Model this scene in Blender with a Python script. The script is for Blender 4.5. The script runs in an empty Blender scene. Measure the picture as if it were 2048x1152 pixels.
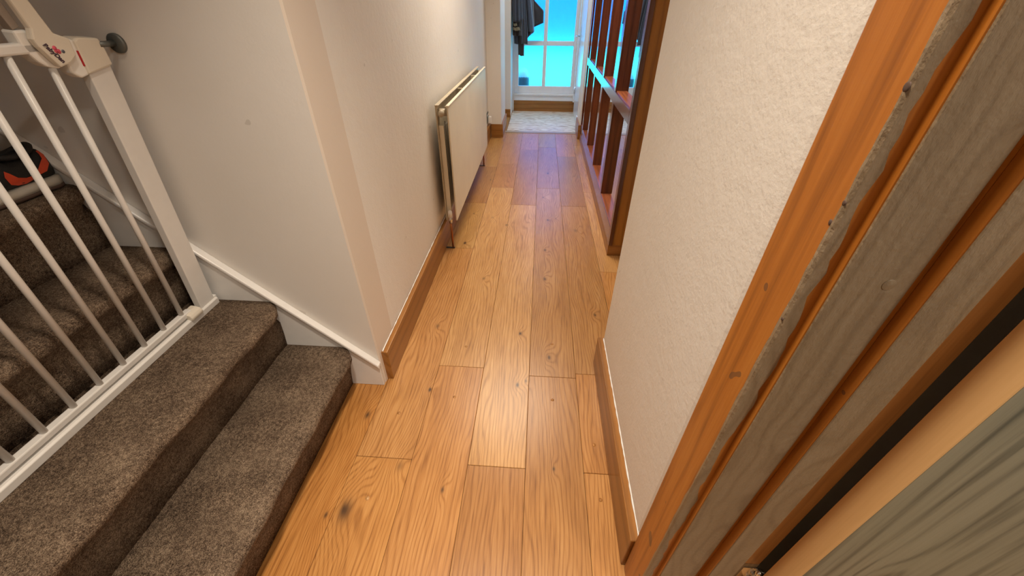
import bpy, bmesh, math, random
from mathutils import Vector, Matrix
random.seed(7)
PI = math.pi
sc = bpy.context.scene
COL = sc.collection

# ------------------------------------------------------------------ camera
CAMZ = 1.24
right = Vector((0.9978, 0.0665, 0.0050)); up = Vector((-0.0431, 0.5857, 0.8094)); fwd = Vector((-0.0509, 0.8078, -0.5872))
cam = bpy.data.cameras.new('camera'); cam.sensor_width = 36.0; cam.lens = 781.436 / 2048 * 36.0
cam.clip_start = 0.02; cam.clip_end = 100
cam_ob = bpy.data.objects.new('camera', cam); COL.objects.link(cam_ob)
R = Matrix((right, up, -fwd)).transposed()
cam_ob.matrix_world = Matrix.Translation((0, 0, CAMZ)) @ R.to_quaternion().to_matrix().to_4x4()
sc.camera = cam_ob

# ------------------------------------------------------------------ view, world, lamps
sc.view_settings.view_transform = 'Standard'; sc.view_settings.look = 'None'
sc.view_settings.gamma = 1.0; sc.view_settings.use_curve_mapping = False
sc.view_settings.exposure = 0.62
sc.cycles.use_denoising = True
sc.cycles.max_bounces = 12; sc.cycles.diffuse_bounces = 6; sc.cycles.glossy_bounces = 6; sc.cycles.transmission_bounces = 8
sc.cycles.sample_clamp_indirect = 8.0
world = bpy.data.worlds.new('sky'); sc.world = world; world.use_nodes = True
bg = world.node_tree.nodes['Background']
bg.inputs['Color'].default_value = (0.035, 0.46, 1.0, 1); bg.inputs['Strength'].default_value = 5.5
WARM = (1.0, 0.85, 0.68)
def lamp(name, loc, watts, color, size, spread=170):
    l = bpy.data.lights.new(name, 'AREA'); l.shape = 'DISK'; l.size = size; l.energy = watts; l.color = color
    l.spread = math.radians(spread)
    o = bpy.data.objects.new(name, l); COL.objects.link(o); o.location = loc
    return o
lamp('hall_downlight', (-0.16, 0.42, 2.385), 7.5, WARM, 0.14, 84)
lamp('corridor_downlight', (-0.14, 2.75, 2.385), 16.0, WARM, 0.90, 130)
lamp('end_fill_light', (0.02, 5.15, 2.385), 5.5, (1.0, 0.94, 0.90), 0.14, 120)  # unseen lamp added to brighten the far end and its pale boards
lamp('rear_hall_fill_light', (-0.10, -1.30, 2.385), 2.5, WARM, 0.30)  # unseen lamp added behind the camera to light the jamb and door
lamp('side_room_fill_light', (1.15, -0.75, 2.385), 15.0, (1.0, 0.92, 0.80), 0.30)  # unseen lamp added in the side room to light door face and jamb

# ------------------------------------------------------------------ material helpers
class NT:
    def __init__(s, name):
        s.m = bpy.data.materials.new(name); s.m.use_nodes = True
        s.t = s.m.node_tree; s.b = s.t.nodes['Principled BSDF']
    def n(s, typ, **kw):
        nd = s.t.nodes.new(typ)
        for k, v in kw.items():
            if k.startswith('i_'):
                key = k[2:]; key = int(key) if key.isdigit() else key
                s.set(nd.inputs[key], v)
            else: setattr(nd, k, v)
        return nd
    def set(s, sock, v):
        if hasattr(v, 'is_linked') or hasattr(v, 'links'): s.t.links.new(v, sock)
        else: sock.default_value = v
    def math(s, op, a, b=None, c=None):
        nd = s.t.nodes.new('ShaderNodeMath'); nd.operation = op
        s.set(nd.inputs[0], a)
        if b is not None: s.set(nd.inputs[1], b)
        if c is not None: s.set(nd.inputs[2], c)
        return nd.outputs[0]
    def vec(s, x, y, z):
        nd = s.t.nodes.new('ShaderNodeCombineXYZ')
        for i, v in enumerate((x, y, z)): s.set(nd.inputs[i], v)
        return nd.outputs[0]
    def noise(s, vec, scale, detail=2, rough=0.5, w=None):
        nd = s.t.nodes.new('ShaderNodeTexNoise')
        if w is not None: nd.noise_dimensions = '4D'; s.set(nd.inputs['W'], w)
        s.set(nd.inputs['Vector'], vec); nd.inputs['Scale'].default_value = scale
        nd.inputs['Detail'].default_value = detail; nd.inputs['Roughness'].default_value = rough
        return nd.outputs['Fac']
    def ramp(s, fac, stops):
        nd = s.t.nodes.new('ShaderNodeValToRGB'); s.set(nd.inputs[0], fac)
        e = nd.color_ramp.elements
        while len(e) < len(stops): e.new(0.5)
        for el, (p, c) in zip(e, stops): el.position = p; el.color = (*c, 1) if len(c) == 3 else c
        return nd.outputs[0]
    def mix(s, fac, a, b, mode='MIX'):
        nd = s.t.nodes.new('ShaderNodeMix'); nd.data_type = 'RGBA'; nd.blend_type = mode
        s.set(nd.inputs[0], fac)
        for i, v in ((6, a), (7, b)):
            if isinstance(v, tuple): v = (*v, 1) if len(v) == 3 else v
            s.set(nd.inputs[i], v)
        return nd.outputs[2]
    def bump(s, h, strength, dist=0.002):
        nd = s.t.nodes.new('ShaderNodeBump'); s.set(nd.inputs['Height'], h)
        nd.inputs['Strength'].default_value = strength; nd.inputs['Distance'].default_value = dist
        s.t.links.new(nd.outputs[0], s.b.inputs['Normal'])
    def pos(s):
        g = s.t.nodes.new('ShaderNodeNewGeometry'); return g.outputs['Position']
    def out(s, **kw):
        for k, v in kw.items():
            k = k.replace('_', ' ')
            if isinstance(v, tuple) and len(v) == 3: v = (*v, 1)
            s.set(s.b.inputs[k], v)
        return s.m

def plain(name, col, rough=0.5, metal=0.0, var=0.04, scale=30, bump=0.0, bscale=200, **kw):
    s = NT(name); p = s.pos()
    c2 = tuple(max(0, c * (1 - var * 2)) for c in col)
    f = s.noise(p, scale, 3)
    s.out(Base_Color=s.ramp(f, [(0.3, c2), (0.7, col)]), Roughness=rough, Metallic=metal, **kw)
    if bump: s.bump(s.noise(p, bscale, 3), bump)
    return s.m

def wood(name, dark, mid, light, axis='Z', F=55, amp=0.05, rough=0.35, bump=0.15, knots=(), objcol=False,
         along=0.10, rb=0.0, contrast=1.0, coat=0.0, ringc=0.11, porec=0.6, fine=300, spots=None):
    s = NT(name); p = s.pos()
    sp = s.n('ShaderNodeSeparateXYZ', i_0=p).outputs
    ia = 'XYZ'.index(axis); ib, ic = [i for i in range(3) if i != ia]
    a, b, c = sp[ia], sp[ib], sp[ic]
    oi = s.n('ShaderNodeObjectInfo'); rnd = s.math('MULTIPLY', oi.outputs['Random'], 41.0)
    low = s.vec(b, c, s.math('MULTIPLY', a, along))
    n1 = s.noise(low, 9.0, 2, 0.5, rnd)
    n3 = s.noise(low, 22.0, 3, 0.55, s.math('ADD', rnd, 7.0))
    pores = s.noise(s.vec(b, c, s.math('MULTIPLY', a, 0.035)), fine, 2, 0.6, rnd)
    g = s.math('ADD', b, s.math('MULTIPLY', c, 0.6))
    g = s.math('ADD', g, s.math('MULTIPLY', s.math('SUBTRACT', n1, 0.5), amp * 2))
    dark_mask = None
    for k in knots:                      # (coordinate b, coordinate along, radius)
        kb, ka, kr = k
        d2 = s.math('ADD', s.math('POWER', s.math('SUBTRACT', b, kb), 2.0),
                    s.math('MULTIPLY', s.math('POWER', s.math('SUBTRACT', a, ka), 2.0), 0.3))
        d2w = s.math('ADD', d2, s.math('MULTIPLY', s.math('SUBTRACT', n3, 0.5), kr * kr * 1.2))
        e = s.math('EXPONENT', s.math('MULTIPLY', d2, -1.0 / (kr * kr * 5.0)))
        g = s.math('ADD', g, s.math('MULTIPLY', e, kr * 2.6))
        core = s.math('EXPONENT', s.math('MULTIPLY', d2w, -1.0 / (kr * kr * 0.30)))
        dark_mask = core if dark_mask is None else s.math('MAXIMUM', dark_mask, core)
    ring = s.math('SINE', s.math('MULTIPLY', g, F * 2 * PI))
    ring = s.math('POWER', s.math('MULTIPLY_ADD', ring, 0.5, 0.5), 3.0)
    ring = s.math('MULTIPLY', ring, s.math('MULTIPLY', n3, 2.0))
    f = s.math('MULTIPLY_ADD', ring, -2.0 * ringc * contrast, 0.5 + 0.6 * ringc * contrast)
    f = s.math('ADD', f, s.math('MULTIPLY', s.math('SUBTRACT', pores, 0.5), porec * contrast))
    f = s.math('ADD', f, s.math('MULTIPLY', s.math('SUBTRACT', n3, 0.5), 0.5 * contrast))
    col = s.ramp(f, [(0.22, dark), (0.5, mid), (0.8, light)])
    if objcol: col = s.mix(1.0, col, oi.outputs['Color'], 'MULTIPLY')
    if dark_mask is not None: col = s.mix(s.math('MINIMUM', s.math('MULTIPLY', dark_mask, 0.82), 1.0), col, (0.085, 0.042, 0.02))
    if spots:
        v = s.noise(p, spots, 1, 0.5)
        m = s.math('MULTIPLY', s.math('GREATER_THAN', v, 0.735), 0.6)
        col = s.mix(m, col, (0.06, 0.04, 0.03))
    s.out(Base_Color=col, Roughness=rough, Coat_Weight=coat, Coat_Roughness=0.12)
    h = s.math('ADD', pores, s.math('MULTIPLY', ring, 0.25))
    if rb: h = s.math('ADD', h, s.math('MULTIPLY', s.math('ADD', s.noise(s.vec(b, c, s.math('MULTIPLY', a, 0.5)), 210.0, 3, 0.6), s.noise(p, 45.0, 3, 0.6)), rb))
    if bump: s.bump(h, bump, 0.001)
    return s.m

def wall_paint(name, col, bumps=0.25):
    s = NT(name); p = s.pos()
    f = s.noise(p, 2.2, 4, 0.6)
    fine = s.noise(p, 140.0, 3, 0.6); mid = s.noise(p, 38.0, 3, 0.55)
    c2 = (col[0] * 0.95, col[1] * 0.945, col[2] * 0.93)
    base = s.ramp(f, [(0.3, c2), (0.7, col)])
    sp = s.noise(p, 19.0, 2, 0.4)
    base = s.mix(s.math('MULTIPLY', s.math('GREATER_THAN', sp, 0.775), 0.35), base, (0.4, 0.36, 0.32))
    s.out(Base_Color=base, Roughness=0.62)
    s.bump(s.math('ADD', s.math('MULTIPLY', fine, 0.6), mid), bumps, 0.0025)
    return s.m

def carpet_mat():
    s = NT('carpet_pile'); p = s.pos()
    f = s.noise(p, 430.0, 2, 0.7); g = s.noise(p, 11.0, 3, 0.55); h = s.noise(p, 120.0, 2, 0.6)
    t = s.math('ADD', s.math('MULTIPLY', f, 0.75), s.math('MULTIPLY', g, 0.25))
    t = s.math('ADD', t, s.math('MULTIPLY', s.math('SUBTRACT', h, 0.5), 0.35))
    col = s.ramp(t, [(0.33, (0.04, 0.026, 0.018)), (0.50, (0.175, 0.122, 0.084)), (0.66, (0.40, 0.30, 0.21))])
    s.out(Base_Color=col, Roughness=0.95)
    s.b.inputs['Specular IOR Level'].default_value = 0.1
    s.bump(s.math('ADD', f, h), 0.9, 0.006)
    return s.m

def glass_mat(name, rough, bump, tint=(1, 1, 1)):
    s = NT(name); p = s.pos()
    s.out(Base_Color=tint, Roughness=rough, IOR=1.3, Transmission_Weight=1.0)
    if bump: s.bump(s.noise(p, 90.0, 3, 0.6), bump, 0.004)
    return s.m

M = {}
M['wall'] = wall_paint('white_wall_paint', (0.80, 0.765, 0.715), 0.42)
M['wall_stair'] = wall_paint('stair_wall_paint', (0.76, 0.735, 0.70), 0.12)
M['corner_shade_paint'] = wall_paint('corner_strip_shade_paint', (0.72, 0.64, 0.56), 0.1)  # pinkish paint, darkened so the colour also carries the strip's shading
M['ceiling'] = wall_paint('ceiling_paint', (0.85, 0.84, 0.82), 0.05)
M['gloss'] = plain('white_gloss_paint', (0.80, 0.79, 0.77), 0.3, var=0.02)
M['joinery'] = plain('white_joinery_paint', (0.80, 0.81, 0.83), 0.22, var=0.02)
KN = [(-0.591, 0.863, 0.017), (-0.411, 0.676, 0.017), (-0.535, 0.528, 0.030), (-0.441, 1.3725, 0.015), (-0.046, 1.348, 0.011),
      (-0.041, 1.044, 0.011), (-0.254, 0.6075, 0.010), (0.098, 0.701, 0.008), (-0.008, 1.067, 0.009), (-0.586, 0.51, 0.010),
      (-0.387, 0.996, 0.010), (0.071, 2.124, 0.014), (-0.195, 2.447, 0.014), (-0.305, 2.557, 0.016), (0.09, 2.547, 0.013),
      (0.0706, 1.805, 0.016), (0.317, 1.509, 0.011), (0.087, 1.205, 0.014), (-0.441, 2.174, 0.015), (0.15, 2.575, 0.010),
      (-0.447, 2.612, 0.012), (-0.27, 1.7845, 0.014), (0.06, 2.95, 0.016), (-0.40, 3.3, 0.014), (0.1, 3.5, 0.016), (0.28, 2.4, 0.02)]
M['floor'] = wood('oak_floorboards', (0.21, 0.087, 0.024), (0.425, 0.214, 0.069), (0.56, 0.325, 0.128), 'Y', F=75, amp=0.07, rough=0.30,
                  bump=0.12, knots=KN, objcol=True, along=0.16, coat=0.0, fine=330, ringc=0.085, porec=0.62)
M['pale_floor'] = wood('pale_worn_boards', (0.34, 0.23, 0.13), (0.68, 0.60, 0.50), (0.82, 0.77, 0.70), 'X', F=22, amp=0.10, rough=0.35, bump=0.1,
                       along=0.45, contrast=2.0)
M['oak_y'] = wood('oak_trim_along_corridor', (0.18, 0.07, 0.013), (0.30, 0.125, 0.026), (0.39, 0.18, 0.048), 'Y', F=25, amp=0.03, rough=0.35, bump=0.08)
M['oak_x'] = wood('oak_trim_across', (0.18, 0.07, 0.013), (0.30, 0.125, 0.026), (0.39, 0.18, 0.048), 'X', F=25, amp=0.03, rough=0.35, bump=0.08)
M['oak_z'] = wood('oak_door_frame', (0.27, 0.085, 0.010), (0.44, 0.148, 0.018), (0.53, 0.205, 0.035), 'Z', F=45, amp=0.05, rough=0.38, bump=0.2,
                  along=0.12, fine=220, spots=17.0)
M['taupe'] = wood('taupe_stained_wood', (0.16, 0.115, 0.07), (0.27, 0.20, 0.125), (0.35, 0.27, 0.18), 'Z', F=40, amp=0.09, rough=0.42,
                  bump=0.75, rb=1.6, along=0.4, contrast=0.6, fine=90, spots=None)
M['rebate'] = wood('brown_rebate_wood', (0.34, 0.155, 0.045), (0.46, 0.22, 0.065), (0.54, 0.27, 0.09), 'Z', F=30, amp=0.04, rough=0.4, bump=0.1)
M['lipping'] = wood('pale_door_edge', (0.66, 0.40, 0.17), (0.76, 0.48, 0.215), (0.82, 0.54, 0.26), 'Z', F=20, amp=0.03, rough=0.42, bump=0.08, contrast=0.6)
M['door_green'] = wood('grey_green_stained_door', (0.12, 0.125, 0.095), (0.29, 0.28, 0.205), (0.355, 0.34, 0.255), 'Z', F=26, amp=0.075, rough=0.45, bump=0.15,
                       along=0.09, contrast=0.95, fine=150, knots=((0.60, 0.46, 0.02), (0.66, 0.83, 0.018)))
mah = ((0.045, 0.009, 0.004), (0.095, 0.020, 0.007), (0.15, 0.036, 0.012))
M['mah_z'] = wood('mahogany_upright', *mah, 'Z', F=30, amp=0.03, rough=0.22, bump=0.05, coat=0.6)
M['mah_y'] = wood('mahogany_rail', *mah, 'Y', F=30, amp=0.03, rough=0.22, bump=0.05, coat=0.6)
M['mah_shelf'] = wood('mahogany_shelf_top', (0.15, 0.04, 0.015), (0.26, 0.075, 0.03), (0.34, 0.11, 0.045), 'Y', F=30, amp=0.03, rough=0.3, bump=0.05, coat=0.3)
M['oak_end'] = wood('golden_oak_end_panel', (0.22, 0.09, 0.012), (0.34, 0.145, 0.018), (0.41, 0.18, 0.028), 'Z', F=25, amp=0.03, rough=0.4, bump=0.06)
M['mirror'] = NT('mirror_silver').out(Base_Color=(0.88, 0.9, 0.9), Metallic=1.0, Roughness=0.015)
M['carpet'] = carpet_mat()
M['gate'] = plain('white_powder_coat', (0.74, 0.72, 0.69), 0.35, var=0.02)
M['plastic'] = plain('cream_white_plastic', (0.72, 0.66, 0.56), 0.4, var=0.02)
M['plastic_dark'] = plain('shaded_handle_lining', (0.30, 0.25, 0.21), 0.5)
M['steel'] = plain('dull_grey_steel', (0.16, 0.17, 0.16), 0.45, 0.6)
M['chrome'] = plain('polished_chrome', (0.75, 0.74, 0.72), 0.18, 1.0, var=0.01)
M['copper'] = plain('copper_pipe', (0.42, 0.15, 0.05), 0.35, 0.85)
M['brass_dark'] = plain('dark_bronze_plate', (0.16, 0.12, 0.08), 0.4, 0.7)
M['enamel'] = plain('cream_radiator_enamel', (0.76, 0.69, 0.54), 0.5, var=0.03, scale=6)
M['enamel_old'] = plain('yellowed_radiator_metal', (0.55, 0.47, 0.34), 0.45, var=0.12, scale=25)
M['fin'] = plain('grey_convector_metal', (0.68, 0.66, 0.6), 0.5, var=0.1)
M['shadowgap'] = plain('black_gap', (0.035, 0.032, 0.03), 0.8)
M['white_plastic'] = plain('white_plastic', (0.82, 0.80, 0.76), 0.35, var=0.01)
M['red'] = plain('red_indicator', (0.45, 0.01, 0.015), 0.4)
M['pink'] = plain('pink_print', (0.75, 0.10, 0.16), 0.5)
M['ink'] = plain('dark_plum_print', (0.06, 0.03, 0.05), 0.5)
M['slate_ink'] = plain('slate_print', (0.12, 0.13, 0.16), 0.5)
M['shoe_black'] = plain('black_shoe_mesh', (0.018, 0.016, 0.014), 0.7, var=0.2, scale=200, bump=0.5, bscale=500)
M['shoe_lining'] = plain('black_shoe_lining', (0.006, 0.006, 0.007), 0.9)
M['orange'] = plain('orange_shoe_trim', (0.75, 0.085, 0.03), 0.5, var=0.08)
M['midsole'] = plain('pale_grey_midsole', (0.58, 0.54, 0.47), 0.6, var=0.08)
M['outsole'] = plain('brown_outsole', (0.10, 0.06, 0.045), 0.7)
def cloth(name, col, rough=0.55): return plain(name, col, rough, 0, 0.12, 60, 0.3, 90, Sheen_Weight=0.3)
M['charcoal'] = cloth('charcoal_coat_cloth', (0.018, 0.020, 0.028), 0.6)
M['navy'] = cloth('navy_jacket_nylon', (0.035, 0.05, 0.08), 0.35)
M['slate'] = cloth('slate_blue_jacket', (0.07, 0.10, 0.15), 0.4)
M['grey_cloth'] = cloth('grey_jacket_cloth', (0.06, 0.068, 0.085), 0.5)
M['olive'] = cloth('olive_trim_cloth', (0.16, 0.14, 0.08), 0.7)
M['black_cloth'] = cloth('black_sleeve_cloth', (0.012, 0.012, 0.014), 0.7)
M['glass_low'] = glass_mat('frosted_glass', 0.22, 0.0)
M['glass_up'] = glass_mat('textured_frosted_glass', 0.34, 0.35)
M['patio'] = plain('pale_patio_paving', (0.62, 1.0, 0.50), 0.8, var=0.05, scale=3)
M['outer_wall'] = plain('blue_garden_boundary', (0.10, 0.17, 0.45), 0.8, var=0.1, scale=1.5)
M['pot'] = plain('grey_garden_pot', (0.07, 0.08, 0.10), 0.6)
M['pot_highlight'] = plain('white_pot_highlight', (0.9, 0.9, 0.9), 0.5)  # white colour stands in for the highlight on top of the pot

M['floor'].node_tree.nodes['Principled BSDF'].inputs['Specular IOR Level'].default_value = 0.5

# ------------------------------------------------------------------ geometry helpers
class MB:
    def __init__(s): s.v = []; s.f = []; s.smooth = []
    def add(s, vs, fs, smooth=False):
        o = len(s.v); s.v += [tuple(v) for v in vs]
        for f in fs: s.f.append(tuple(i + o for i in f)); s.smooth.append(smooth)
        return s
    def box(s, x0, x1, y0, y1, z0, z1, T=None):
        vs = [Vector((x, y, z)) for x in (x0, x1) for y in (y0, y1) for z in (z0, z1)]
        if T: vs = [T(v) for v in vs]
        return s.add(vs, [(0, 1, 3, 2), (4, 6, 7, 5), (0, 4, 5, 1), (2, 3, 7, 6), (0, 2, 6, 4), (1, 5, 7, 3)])
    def prism(s, poly, axis, a0, a1, T=None, smooth=False, steps=1):
        n = len(poly); vs = []; fs = []
        for k in range(steps + 1):
            a = a0 + (a1 - a0) * k / steps
            for (u, w) in poly:
                v = {'x': (a, u, w), 'y': (u, a, w), 'z': (u, w, a)}[axis]
                v = Vector(v); vs.append(T(v) if T else v)
        for k in range(steps):
            for i in range(n):
                j = (i + 1) % n
                fs.append((k * n + i, k * n + j, (k + 1) * n + j, (k + 1) * n + i))
        s.add(vs, fs, smooth); s.add(vs[:n], [tuple(range(n))][::-1]); s.add(vs[-n:], [tuple(range(n))])
        return s
    def loft(s, rings, smooth=True, cap=True, closed=True):
        n = len(rings[0]); vs = [v for r in rings for v in r]; fs = []
        for k in range(len(rings) - 1):
            for i in range(n if closed else n - 1):
                j = (i + 1) % n
                fs.append((k * n + i, k * n + j, (k + 1) * n + j, (k + 1) * n + i))
        if cap: fs.append(tuple(range(n))[::-1]); fs.append(tuple(range((len(rings) - 1) * n, len(rings) * n)))
        return s.add(vs, fs, smooth)
    def tube(s, pts, r, n=14, cap=True):
        pts = [Vector(p) for p in pts]; rings = []
        for i, p in enumerate(pts):
            d = (pts[min(i + 1, len(pts) - 1)] - pts[max(i - 1, 0)]).normalized()
            a = d.orthogonal().normalized() if i == 0 else (prev - d * prev.dot(d)).normalized()
            prev = a; b = d.cross(a); rr = r[i] if isinstance(r, (list, tuple)) else r
            rings.append([p + (a * math.cos(t) + b * math.sin(t)) * rr for t in [2 * PI * k / n for k in range(n)]])
        return s.loft(rings, True, cap)
    def ball(s, c, rx, ry, rz, nu=16, nv=10):
        rings = [[Vector((c[0] + rx * math.sin(PI * j / nv) * math.cos(2 * PI * i / nu), c[1] + ry * math.sin(PI * j / nv) * math.sin(2 * PI * i / nu),
                          c[2] + rz * math.cos(PI * j / nv))) for i in range(nu)] for j in range(nv + 1)]
        for r in (rings[0], rings[-1]):
            for k in range(nu): r[k] = r[k] + Vector((1e-5 * math.cos(2 * PI * k / nu), 1e-5 * math.sin(2 * PI * k / nu), 0))
        return s.loft(rings, True, True)

ORG = {}
def finish(name, mb, mat, origin, bevel, seg):
    me = bpy.data.meshes.new(name)
    me.from_pydata([Vector(v) - origin for v in mb.v], [], mb.f)
    for p, sm in zip(me.polygons, mb.smooth): p.use_smooth = sm
    bm = bmesh.new(); bm.from_mesh(me)
    bmesh.ops.remove_doubles(bm, verts=bm.verts, dist=1e-6)
    bmesh.ops.recalc_face_normals(bm, faces=bm.faces)
    if bevel:
        es = [e for e in bm.edges if len(e.link_faces) == 2 and e.calc_face_angle(0) > math.radians(35)]
        if es: bmesh.ops.bevel(bm, geom=es, offset=bevel, segments=seg, profile=0.5, affect='EDGES', clamp_overlap=True)
    bm.to_mesh(me); bm.free()
    me.materials.append(mat)
    return me
def obj(name, mb, mat, parent=None, bevel=0.0, seg=2, kind=None, label=None, color=None):
    if isinstance(mat, str): mat = M[mat]
    if parent is not None: org = ORG[parent.name]
    else:
        xs, ys, zs = zip(*mb.v); org = Vector(((min(xs) + max(xs)) / 2, (min(ys) + max(ys)) / 2, min(zs)))
    o = bpy.data.objects.new(name, finish(name, mb, mat, org, bevel, seg)); COL.objects.link(o)
    ORG[o.name] = org
    if parent is not None: o.parent = parent
    else: o.location = org
    if kind: o['kind'] = kind
    if label: o['label'] = label
    if color: o.color = (*color, 1)
    return o
def thing(name, label, cat, loc, group=None):
    o = bpy.data.objects.new(name, None); COL.objects.link(o); o.location = loc; o.empty_display_size = 0.1
    ORG[o.name] = Vector(loc)
    if cat == 'structure': o['kind'] = 'structure'
    else: o['category'] = cat
    o['label'] = label
    if group: o['group'] = group
    return o
def tag(o, label, cat): o['label'] = label; o['category'] = cat; return o
def box(*a): return MB().box(*a)
def struct(name, mb, mat, label, bevel=0.0, parent=None): return obj(name, mb, mat, parent, bevel, kind='structure', label=label)

# ------------------------------------------------------------------ room shell
YW = 1.022                      # face of the stair wall
XL = -0.572                     # face of the left corridor wall
XR = 0.298                      # face of the right corridor wall
YE = 6.04                       # inner plane of the glazed end door
struct('ceiling', box(-2.6, 2.7, -2.6, 6.4, 2.40, 2.52), 'ceiling', 'white ceiling over stairs and corridor, above the picture')
struct('wall_rear', box(-2.6, 2.7, -2.6, -2.5, 0, 2.4), 'wall', 'white wall behind the camera')
struct('wall_stair', box(-2.4, XL - 0.006, YW, YW + 0.146, 0, 2.4), 'wall_stair', 'grey-white wall beside the carpeted stairs, behind the gate')
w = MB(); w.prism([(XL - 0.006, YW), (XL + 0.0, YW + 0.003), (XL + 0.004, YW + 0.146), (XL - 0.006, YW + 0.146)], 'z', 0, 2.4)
struct('trim_1', w, 'corner_shade_paint', 'pinkish plastered corner strip between stair wall and corridor wall, shading put into its paint')
struct('wall_left', box(-0.72, XL, YW + 0.146, 4.66, 0, 2.4), 'wall', 'white corridor wall behind the radiator')
struct('wall_left.001', box(-0.72, -0.426, 4.66, 5.20, 0, 2.4), 'wall', 'white pier at the far end of the radiator wall', 0.004)
struct('wall_left.002', box(-1.30, -0.390, 5.66, 6.3, 0, 2.4), 'wall', 'narrow white wall return beside the glazed door')
struct('wall_left.003', box(-1.40, -1.30, 4.9, 6.3, 0, 2.4), 'wall', 'wall inside the recess beyond the pier')
struct('wall_left.004', box(-1.30, -0.72, 4.9, 5.20, 0, 2.4), 'wall', 'inner side of the recess beyond the pier')
struct('wall_right', box(XR, 0.4695, 0.455, 1.187, 0, 2.4), 'wall', 'rough white wall between oak door frame and corridor recess', 0.012)
struct('wall_right.001', box(0.470, 2.5, 0.41, 1.187, 0, 2.4), 'wall', 'side of the recess beyond the right wall')
struct('wall_right.002', box(0.95, 1.05, 1.187, 2.08, 0, 2.4), 'wall', 'back of the recess before the mirrored unit')
struct('wall_right.003', box(0.56, 1.05, 2.08, 4.66, 0, 2.4), 'wall', 'wall behind the mirrored unit')
struct('wall_right.004', box(0.457, 1.05, 4.66, 5.02, 0, 2.4), 'wall', 'narrow white pier between mirrored unit and far white door', 0.004)
struct('wall_right.005', box(0.50, 1.05, 5.02, 6.3, 0, 2.4), 'wall', 'wall around the far white side door')
struct('wall_right.006', box(XR, 0.470, -2.5, -0.55, 0, 2.4), 'wall', 'right wall behind the camera')
struct('wall_right.007', box(XR, 0.470, -0.55, 0.455, 2.06, 2.4), 'wall', 'wall above the near doorway')
struct('wall_right.008', box(2.5, 2.7, -2.5, 1.187, 0, 2.4), 'wall', 'far wall of the room behind the grey green door')
struct('wall_left.005', box(-2.4, -0.72, -0.14, -0.02, 0, 2.4), 'wall_stair', 'wall along the near side of the stairs, beside the camera')
struct('wall_left.006', box(-0.82, -0.72, -2.5, -0.14, 0, 2.4), 'wall', 'hall wall behind the camera on the left')
struct('wall_left.007', box(-2.5, -2.4, -0.14, 1.17, 0, 2.4), 'wall_stair', 'wall closing the top of the stairs')
struct('wall_end', MB().box(-0.39, 0.50, YE - 0.0, 6.3, 2.05, 2.4), 'wall', 'wall above the glazed end door')

# floor: every oak board is a part
fl = struct('floor', box(-1.4, 2.5, -2.5, 6.3, -0.05, -0.004), 'shadowgap', 'oak board floor of the corridor')
CX = [-0.950, -0.759, -0.5690, -0.3785, -0.1880, 0.0040, 0.1955, 0.3860, 0.577, 0.768, 0.959, 1.150, 1.341, 1.532, 1.723]
joints = {0: [-1.2, 0.8], 1: [-1.6, 0.30, 1.9], 2: [-1.5, -0.5, 0.702, 2.109, 2.80, 3.643, 4.6], 3: [-1.9, -0.2, 1.126, 3.124, 3.741, 4.8], 4: [-1.4, -0.6, 0.696, 2.791, 4.2],
          5: [-1.8, -0.1, 1.096, 3.138, 4.3], 6: [-1.2, 0.15, 0.695, 1.12, 2.793, 4.0], 7: [-0.9, 0.6, 1.9, 3.078, 4.4], 8: [-1.4, 0.3, 1.5, 2.7], 9: [-0.7, 0.9, 2.4], 10: [-1.3, 0.2], 11: [-0.4, 0.9], 12: [-1.0, 0.1], 13: [-0.6, 0.5]}
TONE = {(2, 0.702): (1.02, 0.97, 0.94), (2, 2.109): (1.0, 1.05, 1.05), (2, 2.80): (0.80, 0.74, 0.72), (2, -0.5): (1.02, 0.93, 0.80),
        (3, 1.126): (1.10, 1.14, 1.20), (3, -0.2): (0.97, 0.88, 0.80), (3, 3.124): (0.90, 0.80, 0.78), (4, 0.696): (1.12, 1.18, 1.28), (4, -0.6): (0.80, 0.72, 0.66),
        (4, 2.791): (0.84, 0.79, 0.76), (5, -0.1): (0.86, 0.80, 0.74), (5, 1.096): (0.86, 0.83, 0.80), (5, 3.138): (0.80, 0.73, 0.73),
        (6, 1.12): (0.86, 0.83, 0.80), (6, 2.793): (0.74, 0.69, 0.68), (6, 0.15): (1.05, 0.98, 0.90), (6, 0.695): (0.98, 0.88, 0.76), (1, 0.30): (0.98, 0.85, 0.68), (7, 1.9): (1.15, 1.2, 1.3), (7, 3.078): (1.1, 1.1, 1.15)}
planks = {}
for c in range(14):
    js = joints[c]; ends = [-2.5] + js + [4.86 if 2 <= c <= 6 else 6.3]
    for y0, y1 in zip(ends[:-1], ends[1:]):
        x0, x1 = CX[c], CX[c + 1]
        if (c <= 1 and y1 > 2.0) or y1 - y0 < 0.02: continue
        if c >= 8 and y0 > 2.3: continue
        if c >= 10: y1 = min(y1, 0.41)
        if y1 - y0 < 0.02: continue
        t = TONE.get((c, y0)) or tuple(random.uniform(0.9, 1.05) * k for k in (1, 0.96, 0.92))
        planks[(c, y0)] = obj('plank', box(x0 + 0.0005, x1 - 0.0005, y0 + 0.0006, y1 - 0.0006, -0.02, random.uniform(-0.0006, 0.0)), 'floor', fl, 0.0012, 1, color=t)
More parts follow.
